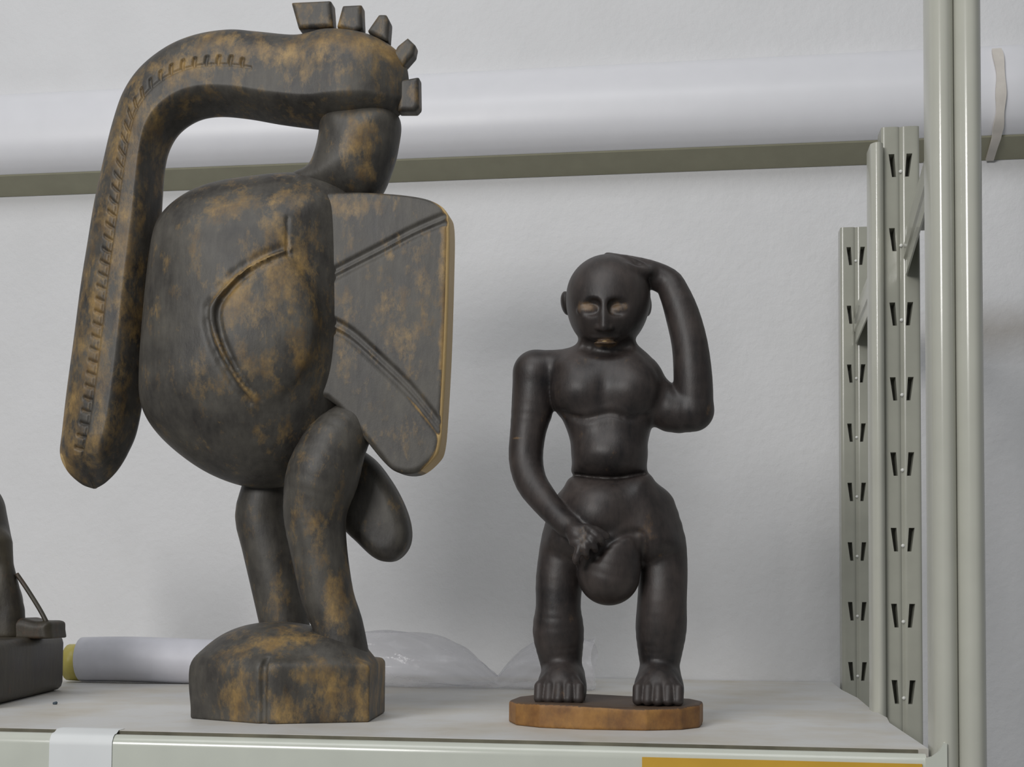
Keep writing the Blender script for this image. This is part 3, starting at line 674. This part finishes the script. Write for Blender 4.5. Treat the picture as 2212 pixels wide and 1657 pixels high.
# lower hand
E(1254, 1160, -.054, 34, 0.010, 25, 0.005, rot=-0.75)
for i, (x, y, x1, y1) in enumerate(((1280, 1150, 1300, 1172), (1274, 1164, 1286, 1186), (1264, 1175, 1268, 1200), (1252, 1182, 1247, 1213))):
    CH([(x-14, y-10, -.058, 9), (x, y, -.063, 9), (x1-3, y1-6, -.063, 8), (x1, y1+2, -.057, 7)], 0.0016, seg=2)
CH([(1262, 1142, -.056, 10), (1288, 1146, -.060, 9), (1310, 1158, -.058, 8)], 0.002, seg=2)
C.clip((0, 0, -1), -0.0175)
V, Q = C.skin()
w = np.full(len(V), 0.0)
def fw(spots, front=True):
    global w
    for x, y, rx, ry, s in spots:
        c_ = at(x, y, FY-0.03); g_ = s*np.exp(-(((V[:, 0]-c_[0])/(rx*K))**2+((V[:, 2]-c_[2])/(ry*K))**2)); g_[V[:, 1] > FY-0.01] = 0; w = np.maximum(w, g_)
fw([(1273, 670, 22, 12, .95), (1337, 670, 22, 12, .85), (1307, 740, 28, 8, 1.0), (1112, 943, 16, 3, .8), (1307, 635, 30, 14, .25), (1250, 785, 40, 20, .3), (1405, 1150, 18, 25, .35), (1260, 1170, 30, 40, .22), (1240, 1210, 12, 14, .35), (1217, 1500, 40, 12, .3), (1424, 1500, 40, 12, .3), (1250, 895, 30, 10, .25)])
mesh('figure_body', V, Q, M['figure'], fig, True, w)
# plinth: oval slab with knife-cut edges, dark top
ang = np.linspace(0, 2*math.pi, 15)[:-1]
pc = (at(1309, 1535, FY)[0], FY)
pl = np.array([(pc[0]+0.0865*math.copysign(abs(math.cos(t))**0.75, math.cos(t)), pc[1]+0.064*math.copysign(abs(math.sin(t))**0.8, math.sin(t))) for t in ang+0.12])
Cp = Carve((pc[0]-0.1, FY-0.08, -0.006), (pc[0]+0.1, FY+0.08, 0.034), 0.0012)
sl, X, Y, Z = Cp.win((-2, -2, -2), (3, 3, 3)); d2 = poly_sdf(pl, X[:, 0, 0], Y[0, :, 0])[:, :, None]
R = 0.003; hh = 0.0200+0.0010*np.sin(X*40)
w0, w1 = d2+R, Z-hh+R
Cp.v = np.maximum(np.minimum(np.maximum(w0, w1), 0)+np.sqrt(np.maximum(w0, 0)**2+np.maximum(w1, 0)**2)-R, -Z).astype(np.float32)
V, Q = Cp.skin(); N = normals(V, Q)
mesh('plinth', V, Q, M['plinth'], fig, True, np.where(N[:, 2] > 0.6, 0.05, 0.80)-0.25*np.clip(1-V[:, 2]/0.006, 0, 1)*0)

# ------------------------------------------------------------------ cropped carving at the left edge
lc = empty('seated_figure_carving', (-0.775, 1.29, 0.0), 'dark brown carving on a thick block, cut off by the left edge', 'carving')
a = math.radians(10)
def lrot(x, y): x -= -0.69; y -= 1.28; return (-0.692+x*math.cos(a)-y*math.sin(a), 1.28+x*math.sin(a)+y*math.cos(a))
v, fc = box_vf(-0.86, -0.69, 1.15, 1.41, 0.0, 0.064, 0.010); v = [(*lrot(p[0], p[1]), p[2]) for p in v]
mesh('block', v, fc, M['left'], lc, True, np.zeros(len(v)), sharp=60)
LY = 1.32; LS = LY/F
def lq(x, y, dy=0): return at(x, y, LY+dy)
C = Carve(lq(-190, 1500, -0.07)*np.array([1, 0, 0])+np.array([0, LY-0.09, 0.055]), (lq(70, 1000)[0], LY+0.09, lq(0, 940)[2]), 0.0018)
C.chain([(*lq(-60, 1380), .052), (*lq(-55, 1310), .050), (*lq(-60, 1240), .042), (*lq(-68, 1180), .045), (*lq(-75, 1110), .042), (*lq(-85, 1060), .028), (*lq(-85, 990), .030)], k=0.006)
C.chain([(*lq(-10, 1180, -.01), .018), (*lq(5, 1225, -.012), .012), (*lq(10, 1262, -.012), .014), (*lq(22, 1320, -.012), .015), (*lq(20, 1370, -.012), .017)], k=0.010)
C.clip((0, 0, -1), -0.0625); V, Q = C.skin()
mesh('torso', V, Q, M['left'], lc, True, paintwear(V, [(0, 1210, 30, 50, .45), (5, 1290, 30, 60, .3)], LY))
C = Carve((lq(30, 1400)[0], LY-0.05, 0.055), (lq(140, 1400)[0], LY+0.06, 0.11), 0.0012)
fpz = spline(ats([(42, 1405), (40, 1350), (60, 1334), (90, 1340), (122, 1342), (126, 1360), (122, 1400)], LY)[:, [0, 2]], 4, True)
C.slab(fpz, LY, 0.022, 0.008, k=0); C.clip((0, 0, -1), -0.0625); V, Q = C.skin()
mesh('foot', V, Q, M['left'], lc, True, np.full(len(V), 0.25))
path = spline([lq(36, 1240, -.01), lq(58, 1272, -.01), lq(85, 1315, -.012), lq(101, 1345, -.014)], 6); v, fc = tube_vf(path, 0.0026, 8)
mesh('rod', v, fc, M['left'], lc, True, np.zeros(len(v)))

# ------------------------------------------------------------------ plastic roll lying behind the bird
PYY = 1.53
ry0 = at(178, 1440, PYY)[0]; ry1 = at(720, 1450, PYY)[0]; rr = 0.0275
roll = empty('wrapped_roll', ((ry0+ry1)/2, PYY, 0.0), 'pale roll in clear plastic film lying behind the bird carving', 'roll')
n = 30; path = [(ry0+(ry1-ry0)*t, PYY+0.01*t, rr+0.0006+0.0008*math.sin(9*t)) for t in np.linspace(0, 1, n)]
v, fc = tube_vf(path, [rr*(1+0.02*math.sin(7*t)) for t in np.linspace(0, 1, n)], 24); mesh('core', v, fc, M['paper'], roll, True)
a0 = at(146, 1440, PYY)[0]; v, fc = tube_vf([(a0, PYY, rr*0.86+.0005), (a0+0.002, PYY, rr*0.86+.0005), (ry0+0.0, PYY, rr*0.86+.0005), (ry0+.001, PYY, rr*0.86+.0005)], [rr*0.5, rr*0.82, rr*0.84, rr*0.6], 20); mesh('tape_end', v, fc, M['ytape'], roll, True)
# film sleeve: loose, crumpled, gathered at a twist, flaring behind the figure
kx = [(700, .031, .031), (820, .033, .034), (900, .031, .032), (980, .026, .026), (1030, .018, .017), (1060, .010, .010), (1073, .0065, .0075), (1090, .011, .013), (1130, .022, .024), (1190, .029, .030), (1250, .027, .031), (1282, .026, .030)]
ks = spline([(at(x, 1470, PYY)[0], a_, b_) for x, a_, b_ in kx], 6); V = []; seg = 40
for i, (x, a_, b_) in enumerate(ks):
    for k in range(seg):
        t = 2*math.pi*k/seg
        cr = 1+0.06*math.sin(5*t+i*0.35)+0.05*math.sin(9*t-i*0.5)+0.05*math.sin(3*t+i*0.21)
        V.append((x+0.002*math.sin(4*t), PYY+0.012+1.25*a_*cr*math.cos(t), max(0.0006, b_*0.98+0.001+b_*cr*math.sin(t))))
Fc = [[i*seg+k, i*seg+(k+1) % seg, (i+1)*seg+(k+1) % seg, (i+1)*seg+k] for i in range(len(ks)-1) for k in range(seg)]
mesh('film_sleeve', V, Fc, M['plastic'], roll, True)
# crumb on the shelf
cp = at(118, 1522, 1.0); d = cp-CAM; cp = CAM+d*(-CAMZ/d[2])
v = []; fc = []
C = Carve(cp-0.006, cp+0.008, 0.0006); C.ell(cp+np.array([0, 0, .0012]), (.0022, .0018, .0016), 0); C.ell(cp+np.array([.0015, 0.0004, .0016]), (.0014, .0013, .0018), 0.0006); V, Q = C.skin()
V[:, 2] = np.maximum(V[:, 2], 0.0)
tag(mesh('crumb', V, Q, M['speck'], None, True, loc=tuple(cp)), 'tiny dark blue crumb on the shelf between block and bird base', 'crumb')
